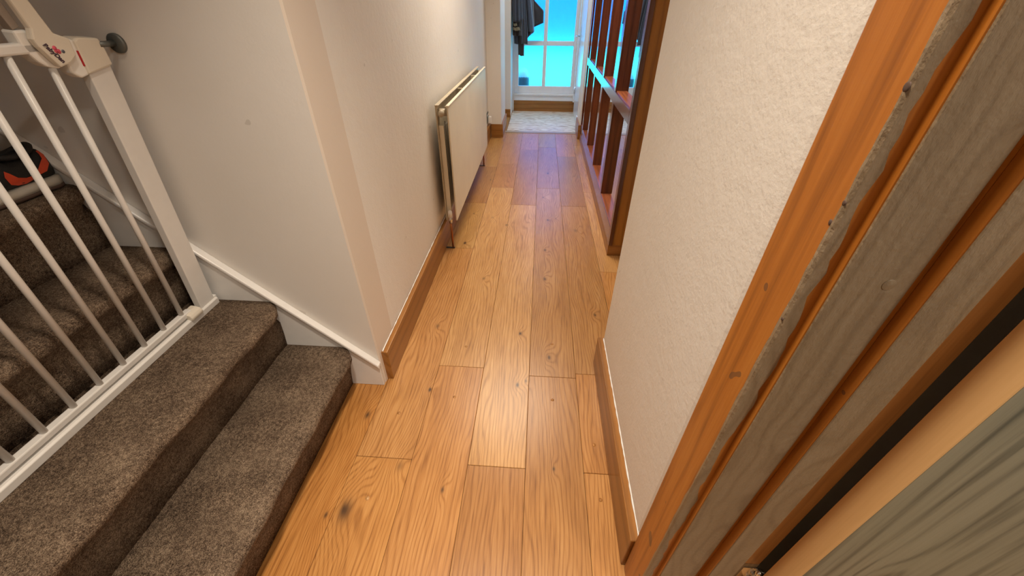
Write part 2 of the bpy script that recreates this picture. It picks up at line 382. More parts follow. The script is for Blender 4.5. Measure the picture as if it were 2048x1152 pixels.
for (c, y0, x, y, r, colr) in [(2, -0.5, -0.480, 0.566, 0.0062, (1.35, 1.5, 1.9)), (3, 1.126, -0.283, 1.246, 0.006, (1.05, 1.05, 1.1)), (3, -0.2, -0.283, 0.967, 0.006, (1.05, 1, 1)),
                        (2, 0.702, -0.4765, 0.8795, 0.006, (1.0, 0.95, 0.9)), (5, -0.1, 0.098, 0.98, 0.006, (0.95, 0.9, 0.9)), (6, 0.695, 0.239, 0.798, 0.006, (1.05, 0.95, 0.85)),
                        (6, 0.15, 0.240, 0.611, 0.006, (1.0, 0.9, 0.8)), (5, 1.096, 0.101, 1.289, 0.006, (0.95, 0.9, 0.9))]:
    obj('plug', MB().tube([(x, y, -0.004), (x, y, 0.0007)], r, 12), 'floor', planks[(c, y0)], color=colr, label='small round wooden plug')
# floor in the recess beyond the pier and the pale boards before the end door
for x0, x1 in ((-1.3, -1.13), (-1.13, -0.94), (-0.94, -0.75), (-0.75, -0.569)):
    obj('plank', box(x0, x1 - 0.001, 5.2, 6.3, -0.02, 0.0), 'floor', fl, 0.0012, 1, color=(1, 1, 1))
pf = struct('floor.001', box(-0.398, 0.485, 4.93, YE + 0.02, -0.02, 0.001), 'shadowgap', 'pale worn boards in front of the glazed end door')
yy = [4.932, 5.12, 5.31, 5.50, 5.69, 5.88, YE + 0.015]
for i in range(6):
    obj('plank', box(-0.385, 0.48, yy[i], yy[i + 1] - 0.001, -0.01, 0.004), 'pale_floor', pf, 0.0012, 1)
obj('edge_strip', box(-0.396, -0.386, 4.93, YE, -0.01, 0.006), 'oak_end', pf, 0.001)
struct('trim_2', box(-0.40, 0.46, 4.86, 4.93, -0.01, 0.004), wood('grey_threshold', (0.24, 0.17, 0.1), (0.34, 0.25, 0.16), (0.4, 0.3, 0.2), 'X', rough=0.3), 'flush wooden threshold strip before the pale boards', 0.001)
obj('plank', box(-0.569, -0.40, 4.86, 6.3, -0.02, 0.0), 'floor', fl, 0.0012, 1, color=(1.0, 0.98, 0.95))

# baseboards
def skirting(name, x0, x1, y0, y1, h, mat, label, z0=0.0): return struct(name, box(x0, x1, y0, y1, z0, h), mat, label, 0.003)
skirting('baseboard_left', XL - 0.002, -0.547, YW + 0.018, 4.64, 0.150, 'oak_y', 'oak baseboard under the radiator')
skirting('baseboard_left.001', -0.545, -0.408, 4.642, 4.66, 0.142, 'oak_x', 'oak baseboard on the front of the far pier')
skirting('baseboard_left.002', -0.426, -0.408, 4.661, 5.20, 0.142, 'oak_y', 'oak baseboard on the side of the far pier')
skirting('baseboard_left.003', -1.29, -0.392, 5.642, 5.66, 0.10, 'oak_x', 'oak baseboard inside the recess')
skirting('baseboard_right', 0.2745, XR + 0.008, 0.4405, 1.187, 0.150, 'oak_y', 'oak baseboard beside the near door frame')
skirting('baseboard_right.001', 0.440, 0.476, 4.640, 4.662, 0.150, 'oak_x', 'oak block at the foot of the right pier')
skirting('baseboard_right.002', 0.440, 0.457, 4.663, 5.02, 0.150, 'oak_y', 'oak baseboard on the side of the right pier')
skirting('baseboard_end', -0.372, 0.478, YE - 0.012, YE + 0.05, 0.144, 'oak_x', 'oak board under the glazed end door')

def caulk(parent, x, y0, y1, z, sgn, n=60):
    m = MB(); r = []
    for i in range(n + 1):
        y = y0 + (y1 - y0) * i / n; t = 0.0016 + random.uniform(-0.0007, 0.0009)
        r.append([Vector((x, y, z - 0.002)), Vector((x + sgn * t * 1.6, y, z)), Vector((x + sgn * t * 0.9, y, z + t)), Vector((x - sgn * 0.001, y, z + t * 1.6))])
    m.loft(r, True, True); obj('caulk_line', m, 'gloss', parent, label='ragged white caulk line')
caulk(bpy.data.objects['baseboard_right'], XR - 0.0005, 0.445, 1.18, 0.150, -1)
caulk(bpy.data.objects['baseboard_left'], XL + 0.0045, 1.045, 2.3, 0.150, 1)

# ------------------------------------------------------------------ stairs
GOING, RISE = 0.207, 0.203
st = thing('staircase', 'carpeted staircase rising to the left behind the white gate', 'staircase', (-1.2, 0.5, 0))
def step_profile(i):
    xr = -0.703 - GOING * i - (0, 0, 0.058, 0.025, 0.01, 0, 0)[i]; z1 = RISE * (i + 1); z0 = RISE * i
    pts = [(xr, z0 - (0.02 if i else 0.0))]
    n = [(0.006, 0.06), (0.014, 0.11), (0.028, 0.145), (0.045, 0.160), (0.054, 0.172), (0.056, 0.184), (0.051, 0.195), (0.040, 0.2015), (0.025, RISE)]
    pts += [(xr + a, z0 + b) for a, b in n]
    pts += [(xr - GOING - 0.10, z1), (xr - GOING - 0.10, z0 - (0.02 if i else 0.0))]
    return pts
for i in range(7):
    prof = step_profile(i); m = MB(); Y0, Y1 = 0.0, YW - 0.016
    ys = [Y0 + (Y1 - Y0) * k / 30 for k in range(31)]
    ring = []
    for y in ys:
        e = max(0.0, 1 - (Y1 - y) / 0.05); pull = 0.030 * e * e      # carpet tucked back at the stringer
        r = []
        for j, (x, z) in enumerate(prof):
            wob = 0.0025 * math.sin(y * 23 + i * 2 + z * 30) + 0.002 * math.sin(y * 51 + j)
            dx = wob if 0 < j < 10 else 0
            r.append(Vector((x + dx - (pull if 2 < j < 10 else 0), y, z + (0.0012 * math.sin(y * 37 + j * 1.7) if 5 < j < 11 else 0))))
        ring.append(r)
    m.loft(ring, True, True)
    o = obj('step', m, 'carpet', st)
    if i == 0: o['label'] = 'lowest carpeted step'
# white string board with its bead
def zt(x): return 0.115 + 0.975 * (-0.58 - x)
s_ = MB().prism([(-0.574, 0.0), (-0.574, zt(-0.58)), (-2.2, zt(-2.2)), (-2.2, 0.9), (-1.1, 0.0)], 'y', YW - 0.017, YW - 0.0002)
obj('string_board', s_, 'gloss', st, 0.002)
b_ = MB().prism([(-0.572, zt(-0.572) - 0.006), (-0.572, zt(-0.572) + 0.012), (-2.2, zt(-2.2) + 0.012), (-2.2, zt(-2.2) - 0.006)], 'y', YW - 0.026, YW - 0.0002)
obj('bead_moulding', b_, 'gloss', st, 0.004)

# ------------------------------------------------------------------ stair gate
gate = thing('stair_gate', 'white metal stair safety gate with round bars across the second step', 'gate', (-1.09, 0.5, 0.406))
B0 = Vector((-1.088, 0, 0.4075)); Wd = Vector((0.0935, 0, 0.9956)); Dd = Vector((0.9956, 0, -0.0935))
def G(v): return B0 + Dd * v[0] + Vector((0, v[1], 0)) + Wd * v[2]     # (out of plane, along the gate, height)
def gp(d, u, w): return G(Vector((d, u, w)))
obj('bottom_rail', MB().prism([(-0.016, 0.0), (0.018, 0.0), (0.018, 0.020), (0.013, 0.023), (-0.012, 0.023), (-0.016, 0.020)], 'y', 0.0, 0.992,
    lambda v: G(Vector((v.x, v.y, v.z)))), 'gate', gate, 0.0015)
obj('leaf_rail', MB().box(-0.010, 0.010, 0.0, 0.893, 0.030, 0.047, G), 'gate', gate, 0.003)
obj('top_rail', MB().box(-0.010, 0.010, 0.0, 0.870, 0.752, 0.771, G), 'gate', gate, 0.004)
for k in range(13):
    u = 0.864 - 0.0687 * k
    if u > 0.01: obj('bar', MB().tube([gp(0, u, 0.045), gp(0, u, 0.755)], 0.0068, 12), 'gate', gate)
post = obj('post', MB().box(-0.011, 0.011, 0.926, 0.985, 0.022, 0.735, G), 'gate', gate, 0.002)
cap = MB()
cap.prism([(0.920, 0.706), (0.986, 0.718), (0.984, 0.750), (0.978, 0.772), (0.930, 0.776), (0.920, 0.770)], 'x', -0.016, 0.018, lambda v: G(v))
obj('post_cap', cap, 'plastic', gate, 0.004)
lat = MB()
lat.prism([(0.905, 0.700), (0.925, 0.705), (0.925, 0.770), (0.905, 0.780), (0.890, 0.770), (0.888, 0.712)], 'x', -0.014, 0.014, lambda v: G(v))
obj('latch_housing', lat, 'white_plastic', gate, 0.004)
obj('lock_indicator', MB().box(0.012, 0.0165, 0.9185, 0.9245, 0.722, 0.752, G), 'red', gate, 0.001, label='small red lock indicator')
plate = MB()
plate.prism([(0.8619, 0.7267), (0.873, 0.7300), (0.887, 0.7331), (0.905, 0.7450), (0.9065, 0.7761), (0.8885, 0.7835), (0.880, 0.787), (0.877, 0.797), (0.8638, 0.842),
             (0.828, 0.945), (0.795, 0.945), (0.8316, 0.8417), (0.8414, 0.7965), (0.8355, 0.779), (0.8395, 0.765)], 'x', 0.012, 0.026, lambda v: G(v))
hd = obj('handle', plate, 'plastic', gate, 0.0035)
h2 = MB()
h2.prism([(0.826, 0.792), (0.8405, 0.797), (0.8305, 0.8417), (0.794, 0.945), (0.776, 0.945), (0.8125, 0.8417)], 'x', -0.012, 0.006, lambda v: G(v))
obj('handle_channel', h2, 'plastic_dark', hd, 0.001, label='darker inside of the hollow handle')
h3 = MB().prism([(0.838, 0.738), (0.850, 0.728), (0.870, 0.722), (0.888, 0.728), (0.885, 0.775), (0.872, 0.792), (0.822, 0.792), (0.824, 0.76)], 'x', -0.018, 0.010, lambda v: G(v))
obj('latch_body', h3, 'white_plastic', gate, 0.004)
sp = MB().tube([gp(0.014, 0.975, 0.759), gp(0.014, 1.016, 0.759)], 0.0062, 12)
obj('threaded_spindle', sp, 'steel', gate)
c0 = gp(0.017, 1.008, 0.759)
obj('rosette', MB().tube([(c0.x, YW, c0.z), (c0.x, YW - 0.006, c0.z), (c0.x, YW - 0.008, c0.z)], [0.0205, 0.0205, 0.0175], 24), 'steel', gate, label='round grey wall cup')
obj('rail_clip', MB().prism([(0.010, 0.020), (0.024, 0.020), (0.026, 0.030), (0.020, 0.040), (0.006, 0.044), (-0.010, 0.044), (-0.010, 0.030)], 'y', 0.868, 0.915, lambda v: G(v)), 'plastic', gate, 0.003)
obj('corner_plug', MB().box(-0.017, 0.012, 0.985, 0.996, 0.018, 0.030, G), 'white_plastic', gate, 0.002)
def text_part(txt, mat, parent, d, u, w, size, ang):
    cu = bpy.data.curves.new('t', 'FONT'); cu.body = txt; cu.size = size; cu.extrude = 0.0004; cu.align_x = 'CENTER'; cu.align_y = 'CENTER'; cu.shear = 0.25
    cu.offset = 0.0004
    to = bpy.data.objects.new('t', cu); COL.objects.link(to)
    dg = bpy.context.evaluated_depsgraph_get(); me = bpy.data.meshes.new_from_object(to.evaluated_get(dg))
    bpy.data.objects.remove(to)
    ca, sa = math.cos(ang), math.sin(ang); org = ORG[parent.name]
    for v in me.vertices:
        x, y, z = v.co
        v.co = gp(d + z, u + x * ca - y * sa, w + x * sa + y * ca) - org
    me.materials.clear(); me.materials.append(M[mat])
    o = bpy.data.objects.new('lettering', me); COL.objects.link(o); o.parent = parent; ORG[o.name] = org
    return o
text_part('BabyDan', 'ink', hd, 0.0264, 0.8606, 0.7535, 0.0112, math.radians(-57))
lg = MB()
for (u, w, r) in ((0.8665, 0.7620, 0.0042), (0.8715, 0.7555, 0.0044), (0.8675, 0.7568, 0.0042)):
    lg.tube([gp(0.0257, u, w), gp(0.0264, u, w)], r, 12)
obj('logo_patch', lg, 'pink', hd, label='pink printed mark')
obj('logo_dot', MB().tube([gp(0.0257, 0.8803, 0.7548), gp(0.0264, 0.8803, 0.7548)], 0.0034, 12), 'slate_ink', hd, label='slate grey printed dot')

# ------------------------------------------------------------------ shoe on the fourth step
shoe = thing('trainer', 'black trainer with orange flashes and pale sole on the carpeted step', 'shoe', (-1.372, 0.86, RISE * 4))
SZ = RISE * 4 + 0.002
def shoe_frame(t): return Vector((-1.375 + 0.030 * (1 - t) - 0.03, 1.000 - 0.285 * t, 0))   # heel at t = 0
def hw(t): return 0.038 + 0.014 * math.sin(PI * min(1, max(0, (t - 0.25) / 0.75))) - 0.020 * max(0, (0.10 - t) / 0.10) ** 2 - 0.034 * max(0, (t - 0.84) / 0.16) ** 2
def sole_ring(t, z0, z1, grow):
    c = shoe_frame(t); h = hw(t) + grow; toe = 0.012 * max(0, (t - 0.75) / 0.25) ** 2
    return [c + Vector(q) for q in ((-h * 0.92, 0, z0 + toe), (h * 0.92, 0, z0 + toe), (h, 0, (z0 + z1) / 2 + toe), (h * 0.97, 0, z1 + toe), (-h * 0.97, 0, z1 + toe), (-h, 0, (z0 + z1) / 2 + toe))]
ts = [0, 0.03, 0.08, 0.15, 0.25, 0.35, 0.45, 0.55, 0.65, 0.75, 0.85, 0.92, 0.97, 1.0]
obj('outsole', MB().loft([sole_ring(t, SZ, SZ + 0.010, 0.003) for t in ts]), 'outsole', shoe, label='brown rubber outsole')
ms = obj('midsole', MB().loft([sole_ring(t, SZ + 0.009, SZ + 0.024 + 0.008 * (1 - t), 0.004) for t in ts]), 'midsole', shoe, label='pale grey midsole')
def top_z(t):
    if t < 0.34: return 0.102 - 0.012 * t / 0.34
    return 0.090 + 0.022 * math.exp(-((t - 0.40) / 0.07) ** 2) - 0.050 * min(1, (t - 0.34) / 0.55)
def upper_ring(t, n=20):
    c = shoe_frame(t); h = hw(t); zt_ = top_z(t); out = []
    for k in range(n):
        a = 2 * PI * k / n; ca, sa = math.cos(a), math.sin(a)
        px = h * math.copysign(abs(ca) ** 0.7, ca) * (1 - 0.30 * max(0, sa) ** 2 * (1 if t < 0.6 else 0.6))
        pz = 0.028 + (zt_ - 0.028) * (0.5 + 0.5 * math.copysign(abs(sa) ** 0.8, sa))
        out.append(c + Vector((px, 0, SZ + pz)))
    return out
up_ = MB().loft([upper_ring(t) for t in [0.012, 0.03, 0.06, 0.1, 0.15, 0.2, 0.26, 0.32, 0.38, 0.44, 0.5, 0.58, 0.66, 0.74, 0.82, 0.9, 0.96, 0.99]])
upper = obj('upper', up_, 'shoe_black', shoe)
col_ = MB()
cp = []
for k in range(20):
    a = 2 * PI * k / 20; t = 0.19 + 0.15 * math.cos(a); c = shoe_frame(t)
    cp.append(c + Vector((0.026 * math.sin(a), 0, SZ + top_z(t) + 0.004 + 0.010 * math.cos(a) ** 2)))
col_.tube(cp + [cp[0]], 0.0075, 8, False)
obj('collar', col_, 'shoe_black', upper)
c = shoe_frame(0.19)
obj('lining', MB().ball((c.x, c.y, SZ + 0.098), 0.025, 0.040, 0.006), 'shoe_lining', upper, label='black inside of the shoe opening')
tg = MB(); tr = []
for k in range(6):
    t = 0.36 + 0.02 * k - 0.02 * (5 - k) * 0.2; c = shoe_frame(0.37 + 0.09 * (1 - k / 5)); wz = 0.014 + 0.006 * (k / 5)
    z = SZ + 0.095 + 0.045 * (k / 5)
    tr.append([c + Vector(q) for q in ((-wz, 0.004, z - SZ + SZ), (wz, 0.004, z), (wz, -0.004, z), (-wz, -0.004, z))])
obj('tongue', tg.loft([[Vector((v.x, v.y, v.z)) for v in r] for r in tr]), 'shoe_black', shoe, 0.002)
def surf(t, f):                                # point on the near (+X) side of the upper, f = 0 bottom .. 1 top
    c = shoe_frame(t); a = -PI / 2 + PI * f; ca, sa = math.cos(a), math.sin(a); zt_ = top_z(t)
    px = hw(t) * abs(ca) ** 0.7 * (1 - 0.30 * max(0, sa) ** 2 * (1 if t < 0.6 else 0.6)); pz = 0.028 + (zt_ - 0.028) * (0.5 + 0.5 * math.copysign(abs(sa) ** 0.8, sa))
    return c + Vector((px, 0, SZ + pz))
def flash(pts, w):
    vs = []; fs = []
    for i, (t, f) in enumerate(pts):
        ww = w * (1.0 if 0 < i < len(pts) - 1 else 0.55)
        t0, f0 = pts[max(0, i - 1)]; t1, f1 = pts[min(len(pts) - 1, i + 1)]
        d = Vector(((t1 - t0) * 0.285, (f1 - f0) * 0.08)).normalized(); nrm = Vector((-d.y, d.x))
        for sgn in (-1, 0, 1):
            vs.append(surf(t + sgn * nrm.x * ww / 0.285, max(0.02, min(0.98, f + sgn * nrm.y * ww / 0.08))) + Vector((0.0022, 0, 0.0006)))
    for i in range(len(pts) - 1):
        for j in (0, 1): fs.append((i * 3 + j, i * 3 + j + 1, i * 3 + j + 4, i * 3 + j + 3))
    return MB().add(vs, fs, True)
obj('orange_flash', flash([(0.03, 0.84), (0.035, 0.70), (0.065, 0.57), (0.12, 0.48), (0.18, 0.42)], 0.0065), 'orange', upper, label='orange heel stripe')
obj('orange_flash', flash([(0.235, 0.35), (0.29, 0.31), (0.36, 0.34), (0.41, 0.43), (0.43, 0.55)], 0.0085), 'orange', upper, label='orange side stripe')
lc = MB()
for k in range(4):
    t = 0.47 + 0.055 * k; c = shoe_frame(t); z = SZ + top_z(t) + 0.003
    lc.tube([c + Vector((-0.026, 0.004, z - 0.010)), c + Vector((0, 0, z)), c + Vector((0.026, 0.006, z - 0.010))], 0.0028, 8)
obj('laces', lc, 'shoe_lining', shoe)

# ------------------------------------------------------------------ radiator
RY0, RY1, RZ0, RZ1 = 2.115, 3.665, 0.185, 0.820
rad = thing('radiator', 'cream double panel radiator on the left corridor wall', 'radiator', (-0.5, 2.9, RZ0))
pn = MB().box(-0.473, -0.465, RY0, RY1, RZ0, RZ1)
fp = obj('front_panel', pn, 'enamel', rad, 0.003)
obj('rolled_edge', MB().box(-0.476, -0.4615, RY0, RY1, RZ1 - 0.004, RZ1 + 0.004), 'enamel', fp, 0.003)
obj('back_panel', MB().box(-0.533, -0.525, RY0, RY1, RZ0, RZ1), 'enamel_old', rad, 0.003)
obj('top_flange', MB().box(-0.534, -0.514, RY0, RY1, RZ1, RZ1 + 0.006), 'enamel_old', rad, 0.002)
obj('inner_flange', MB().box(-0.486, -0.473, RY0 + 0.02, RY1 - 0.02, RZ1 - 0.012, RZ1 - 0.004), 'enamel_old', rad, 0.001)
fz = MB()
n = 60
for k in range(n):
    y = RY0 + 0.06 + (RY1 - RY0 - 0.12) * k / (n - 1)
    fz.box(-0.524, -0.514, y, y + 0.004, RZ0 + 0.04, RZ1 - 0.12)
cf = obj('convector_fins', fz, 'fin', rad); cf['kind'] = 'stuff'
obj('end_plate', MB().box(-0.524, -0.498, RY0 + 0.012, RY0 + 0.016, RZ0 + 0.05, RZ1 - 0.095), 'enamel', rad, 0.001)
for y in (RY0 + 0.55, RY0 + 1.10):
    obj('cross_bracket', MB().box(-0.520, -0.476, y, y + 0.012, RZ1 - 0.06, RZ1 - 0.002), 'enamel_old', rad, 0.002)
for y in (RY0 + 0.018, RY1 - 0.06):
    hs = MB().tube([(-0.525, y + 0.02, RZ1 - 0.035), (-0.474, y + 0.02, RZ1 - 0.035)], 0.018, 16)
    obj('end_boss', hs, 'enamel_old', rad)
bp = MB().tube([(-0.503, RY0 + 0.03, RZ1 - 0.035), (-0.503, RY0 - 0.008, RZ1 - 0.035)], 0.0155, 16)
obj('blanking_plug', bp, 'enamel_old', rad)
obj('bleed_pin', MB().box(-0.492, -0.486, RY0 + 0.004, RY0 + 0.01, RZ1 - 0.16, RZ1 - 0.07), 'steel', rad, 0.001)
for y in (RY0 + 0.20, RY1 - 0.20):
    obj('wall_bracket', MB().box(-0.571, -0.534, y, y + 0.03, RZ0 + 0.06, RZ1 - 0.10), 'enamel_old', rad, 0.002)
for yv, cap_ in ((RY0 - 0.006, True), (RY1 - 0.012, False)):
    x = -0.504
    pp = obj('supply_pipe', MB().tube([(x, yv, 0.0), (x, yv, RZ0 - 0.002)], 0.0065, 12), 'copper', rad, label='copper supply pipe')
    v_ = MB().tube([(x, yv, RZ0 - 0.012), (x, yv, RZ0 + 0.012), (x, yv, RZ0 + 0.018), (x, yv, RZ0 + 0.030)], [0.010, 0.012, 0.009, 0.009], 6)
    v_.tube([(x, yv, RZ0 + 0.012), (x, yv + 0.030, RZ0 + 0.012)], 0.008, 10)
    vb = obj('valve', v_, 'chrome', rad, label='chrome radiator valve')
    if cap_: obj('valve_cap', MB().tube([(x, yv, RZ0 + 0.026), (x, yv, RZ0 + 0.054), (x, yv, RZ0 + 0.064), (x, yv, RZ0 + 0.069)], [0.0135, 0.0135, 0.011, 0.005], 16), 'white_plastic', vb, label='white valve cap')
    obj('floor_pipe_collar', MB().box(-0.547, -0.494, yv - 0.007, yv + 0.007, 0.0, 0.004), 'shadowgap', rad, 0.001)

# ------------------------------------------------------------------ socket and plug near the far pier
so = thing('wall_socket', 'grey metal wall socket low beside the far pier', 'socket', (XL, 4.52, 0.17))
obj('face_plate', MB().box(XL, XL + 0.010, 4.45, 4.60, 0.185, 0.285), 'steel', so, 0.003)
for y in (4.49, 4.56): obj('switch', MB().box(XL + 0.010, XL + 0.014, y - 0.008, y + 0.008, 0.258, 0.274), 'white_plastic', so, 0.001)
pl = MB().box(XL + 0.010, XL + 0.045, 4.535, 4.585, 0.175, 0.245)
tag(obj('plug_adapter', pl, 'white_plastic', None, 0.008), 'white plug adapter pushed into the wall socket', 'plug')

# ------------------------------------------------------------------ mirrored mahogany unit
unit = thing('mirrored_wall_unit', 'glossy mahogany grid unit with mirror backs standing on an oak plinth', 'cabinet', (0.5, 3.3, 0))
def FX(y): return 0.449 + 0.006 * (y - 2.1)
def S(v): return Vector((v.x + 0.006 * (v.y - 2.1), v.y, v.z))
UY0, UY1, UZ = 2.08, 4.655, 2.30
XM = 0.490
obj('plinth', MB().box(0.449, 0.56, UY0 + 0.02, UY1 - 0.02, 0.0, 0.072, S), 'oak_y', unit, 0.002)
obj('plinth_end', MB().box(0.4475, 0.95, UY0 + 0.008, UY0 + 0.02, 0.0, 0.072), 'oak_x', unit, 0.001)
obj('base_rail', MB().box(0.4505, 0.492, UY0 + 0.022, UY1 - 0.022, 0.072, 0.166, S), 'mah_y', unit, 0.002)
obj('base_shelf', MB().box(0.452, 0.516, UY0 + 0.022, UY1 - 0.022, 0.166, 0.172, S), 'mah_shelf', unit, 0.001)
posts = [(2.640, 2.708), (3.238, 3.306), (3.800, 3.868), (4.360, 4.428)]
obj('post', MB().box(0.447, 0.52, UY0 + 0.026, UY0 + 0.046, 0.072, UZ, S), 'mah_z', unit, 0.002)
obj('end_lipping', MB().box(0.447, 0.470, UY0, UY0 + 0.026, 0.072, UZ, S), 'mah_z', unit, 0.002)
obj('end_panel', MB().box(0.470, 0.95, UY0 + 0.006, UY0 + 0.026, 0.072, UZ), 'oak_end', unit, 0.002)
obj('post', MB().box(0.447, 0.52, UY1 - 0.07, UY1 - 0.026, 0.072, UZ, S), 'mah_z', unit, 0.002)
for y0, y1 in posts: obj('post', MB().box(0.448, 0.52, y0, y1, 0.172, UZ, S), 'mah_z', unit, 0.002)
obj('top_rail', MB().box(0.447, 0.53, UY0 + 0.026, UY1 - 0.026, UZ - 0.08, UZ, S), 'mah_y', unit, 0.002)
edges = [UY0 + 0.046] + [e for p in posts for e in p] + [UY1 - 0.07]
bays = list(zip(edges[0::2], edges[1::2]))
obj('shelf_rail', MB().box(0.4465, 0.470, UY0 + 0.0465, UY1 - 0.071, 0.752, 0.816, S), 'mah_y', unit, 0.002)
for y0, y1 in bays:
    obj('shelf', MB().box(0.456, 0.516, y0 + 0.001, y1 - 0.001, 0.800, 0.822, S), 'mah_shelf', unit, 0.001)
    for z0, z1 in ((0.172, 0.790), (0.822, UZ - 0.08)):
        obj('mirror_panel', MB().box(XM, XM + 0.006, y0 + 0.001, y1 - 0.001, z0, z1), 'mirror', unit)
obj('back_board', MB().box(0.522, 0.545, UY0 + 0.03, UY1 - 0.06, 0.072, UZ), 'mah_y', unit)

# ------------------------------------------------------------------ glazed end door
gd = thing('door_1', 'white glazed end door with eight frosted panes', 'structure', (0.05, YE, 0.144))
D0, D1 = YE, YE + 0.045
sillp = struct('trim_3', MB().box(-0.372, 0.482, YE - 0.018, YE + 0.05, 0.144, 0.209), 'joinery', 'white painted sill board under the glazed door', 0.003)
obj('sill_ledge', MB().box(-0.372, 0.482, YE - 0.030, YE + 0.05, 0.209, 0.234), 'joinery', sillp, 0.004)
obj('jamb_stile', MB().box(-0.392, -0.366, YE - 0.01, D1 + 0.03, 0.006, 2.05), 'joinery', gd, 0.003)
obj('jamb_stile', MB().box(0.446, 0.500, YE - 0.01, D1 + 0.03, 0.006, 2.05), 'joinery', gd, 0.003)
obj('stile', MB().box(-0.366, -0.308, D0, D1, 0.234, 2.05), 'joinery', gd, 0.003)
obj('stile', MB().box(0.408, 0.446, D0, D1, 0.234, 2.05), 'joinery', gd, 0.003)
obj('bottom_rail', MB().box(-0.308, 0.408, D0, D1, 0.234, 0.326), 'joinery', gd, 0.003)
obj('top_rail', MB().box(-0.308, 0.408, D0, D1, 1.93, 2.05), 'joinery', gd, 0.003)
obj('glazing_bar', MB().box(0.014, 0.061, D0 + 0.004, D1, 0.326, 1.93), 'joinery', gd, 0.005)
zb = [0.326, 0.830, 1.360, 1.93]
for z in zb[1:3]:
    for x0, x1 in ((-0.308, 0.014), (0.061, 0.408)):
        obj('glazing_bar', MB().box(x0, x1, D0 + 0.004, D1, z - 0.027, z + 0.027), 'joinery', gd, 0.005)
for i in range(3):
    z0 = zb[i] + (0.027 if i else 0); z1 = zb[i + 1] - (0.027 if i < 2 else 0)
    for x0, x1 in ((-0.308, 0.014), (0.061, 0.408)):
        obj('pane', MB().box(x0, x1, D0 + 0.024, D0 + 0.029, z0, z1), 'glass_low' if i == 0 else 'glass_up', gd)
# outside: paving, boundary wall, pot
struct('floor.002', box(-7, 7, 6.3, 15.2, -0.1, 0.05), 'patio', 'pale paving outside the glazed door')
struct('wall_end.001', box(-7, 7, 15, 15.2, 0.05, 6.5), 'outer_wall', 'bluish boundary wall outside, blurred through the glass')
pot = thing('garden_pot', 'grey rounded pot blurred behind the lower left frosted pane', 'pot', (-0.25, 6.36, 0.05))
rr = [(0.05, 0.075), (0.12, 0.085), (0.22, 0.095), (0.36, 0.095), (0.42, 0.09)]
obj('pot_body', MB().loft([[Vector((-0.26 + 0.98 * r * math.cos(2 * PI * k / 24), 6.35 + r * math.sin(2 * PI * k / 24), z)) for k in range(24)] for z, r in rr]), 'pot', pot)
obj('highlight_dome', MB().ball((-0.26, 6.35, 0.41), 0.093, 0.093, 0.10), 'pot_highlight', pot, label='white dome imitating the highlight on the pot')

# ------------------------------------------------------------------ white side door on the right, near the end
sd = thing('door_2', 'white side door with chrome lever handle next to the glazed door', 'structure', (0.48, 5.5, 0))
obj('jamb', MB().box(0.452, 0.500, 5.02, 5.09, 0.006, 2.03), 'joinery', sd, 0.004)
obj('jamb', MB().box(0.452, 0.500, 5.94, 6.03, 0.145, 2.03), 'joinery', sd, 0.004)
obj('head', MB().box(0.452, 0.500, 5.09, 5.94, 1.97, 2.03), 'joinery', sd, 0.004)
lf = obj('leaf', MB().box(0.470, 0.500, 5.093, 5.937, 0.010, 1.967), 'joinery', sd, 0.003)
obj('back_plate', MB().box(0.462, 0.470, 5.825, 5.865, 0.80, 1.02), 'chrome', lf, 0.002)
obj('lever_handle', MB().tube([(0.466, 5.845, 0.925), (0.425, 5.845, 0.925), (0.418, 5.838, 0.925), (0.418, 5.74, 0.925)], 0.008, 10), 'chrome', lf, label='chrome lever handle')
for z in (0.30, 1.75): obj('hinge', MB().tube([(0.462, 5.935, z - 0.04), (0.462, 5.935, z + 0.04)], 0.009, 10), 'chrome', lf)
obj('plinth_block', MB().box(0.444, 0.500, 5.015, 5.10, 0.006, 0.16), 'joinery', sd, 0.006)

# ------------------------------------------------------------------ near right doorway: frame and open door
fr = thing('trim_4', 'oak door frame with taupe stained inner faces at the right', 'structure', (0.36, 0.38, 0))
AX0, AX1 = 0.283, 0.3055
AY0, AY1 = 0.3525, 0.4365
JY = 0.3415; SY = 0.326
def wavy_board(x0, x1, y0, y1, z0, z1): return MB().box(x0, x1, y0, y1, z0, z1)
arch = obj('architrave', MB().box(AX0, AX1 + 0.02, AY0 + 0.0012, AY1, 0.0, 2.13), 'oak_z', fr, 0.003)
# stained inner edge of the architrave with a ragged front border
rg = MB(); N = 140; vs = []; fs = []
random.seed(3); off = 0
for i in range(N + 1):
    z = 2.13 * i / N; off = 0.75 * off + random.uniform(-0.0011, 0.0011)
    e = 0.0035 + off
    vs += [(AX0 - 0.0004, AY0 + max(0.0005, e + 0.002), z), (AX0 - 0.0004, AY0 + 0.0025, z), (AX0 + 0.0022, AY0, z), (AX0 + 0.0125 + 3 * off, AY0, z), (AX0 + 0.0125 + 3 * off, AY0 + 0.003, z), (AX0 + 0.004, AY0 + 0.003, z)]
for i in range(N):
    for j in range(6):
        k = (j + 1) % 6; fs.append((i * 6 + j, i * 6 + k, i * 6 + 6 + k, i * 6 + 6 + j))
rg.add(vs, fs)
obj('stained_edge', rg, 'taupe', arch, label='taupe stained inner edge')
obj('lining', MB().box(AX1, 0.478, JY + 0.003, AY0 + 0.020, 0.0, 2.06), 'oak_z', fr, 0.002)
obj('lining_face', MB().box(AX1 + 0.0015, 0.3765, JY, JY + 0.0031, 0.0, 2.06), 'taupe', fr, 0.0006, label='taupe stained face of the lining')
obj('plug', MB().tube([(0.355, JY + 0.001, 1.0155), (0.355, JY - 0.0006, 1.0155)], 0.0065, 16), 'taupe', fr, 0.0005, label='round filled screw hole')
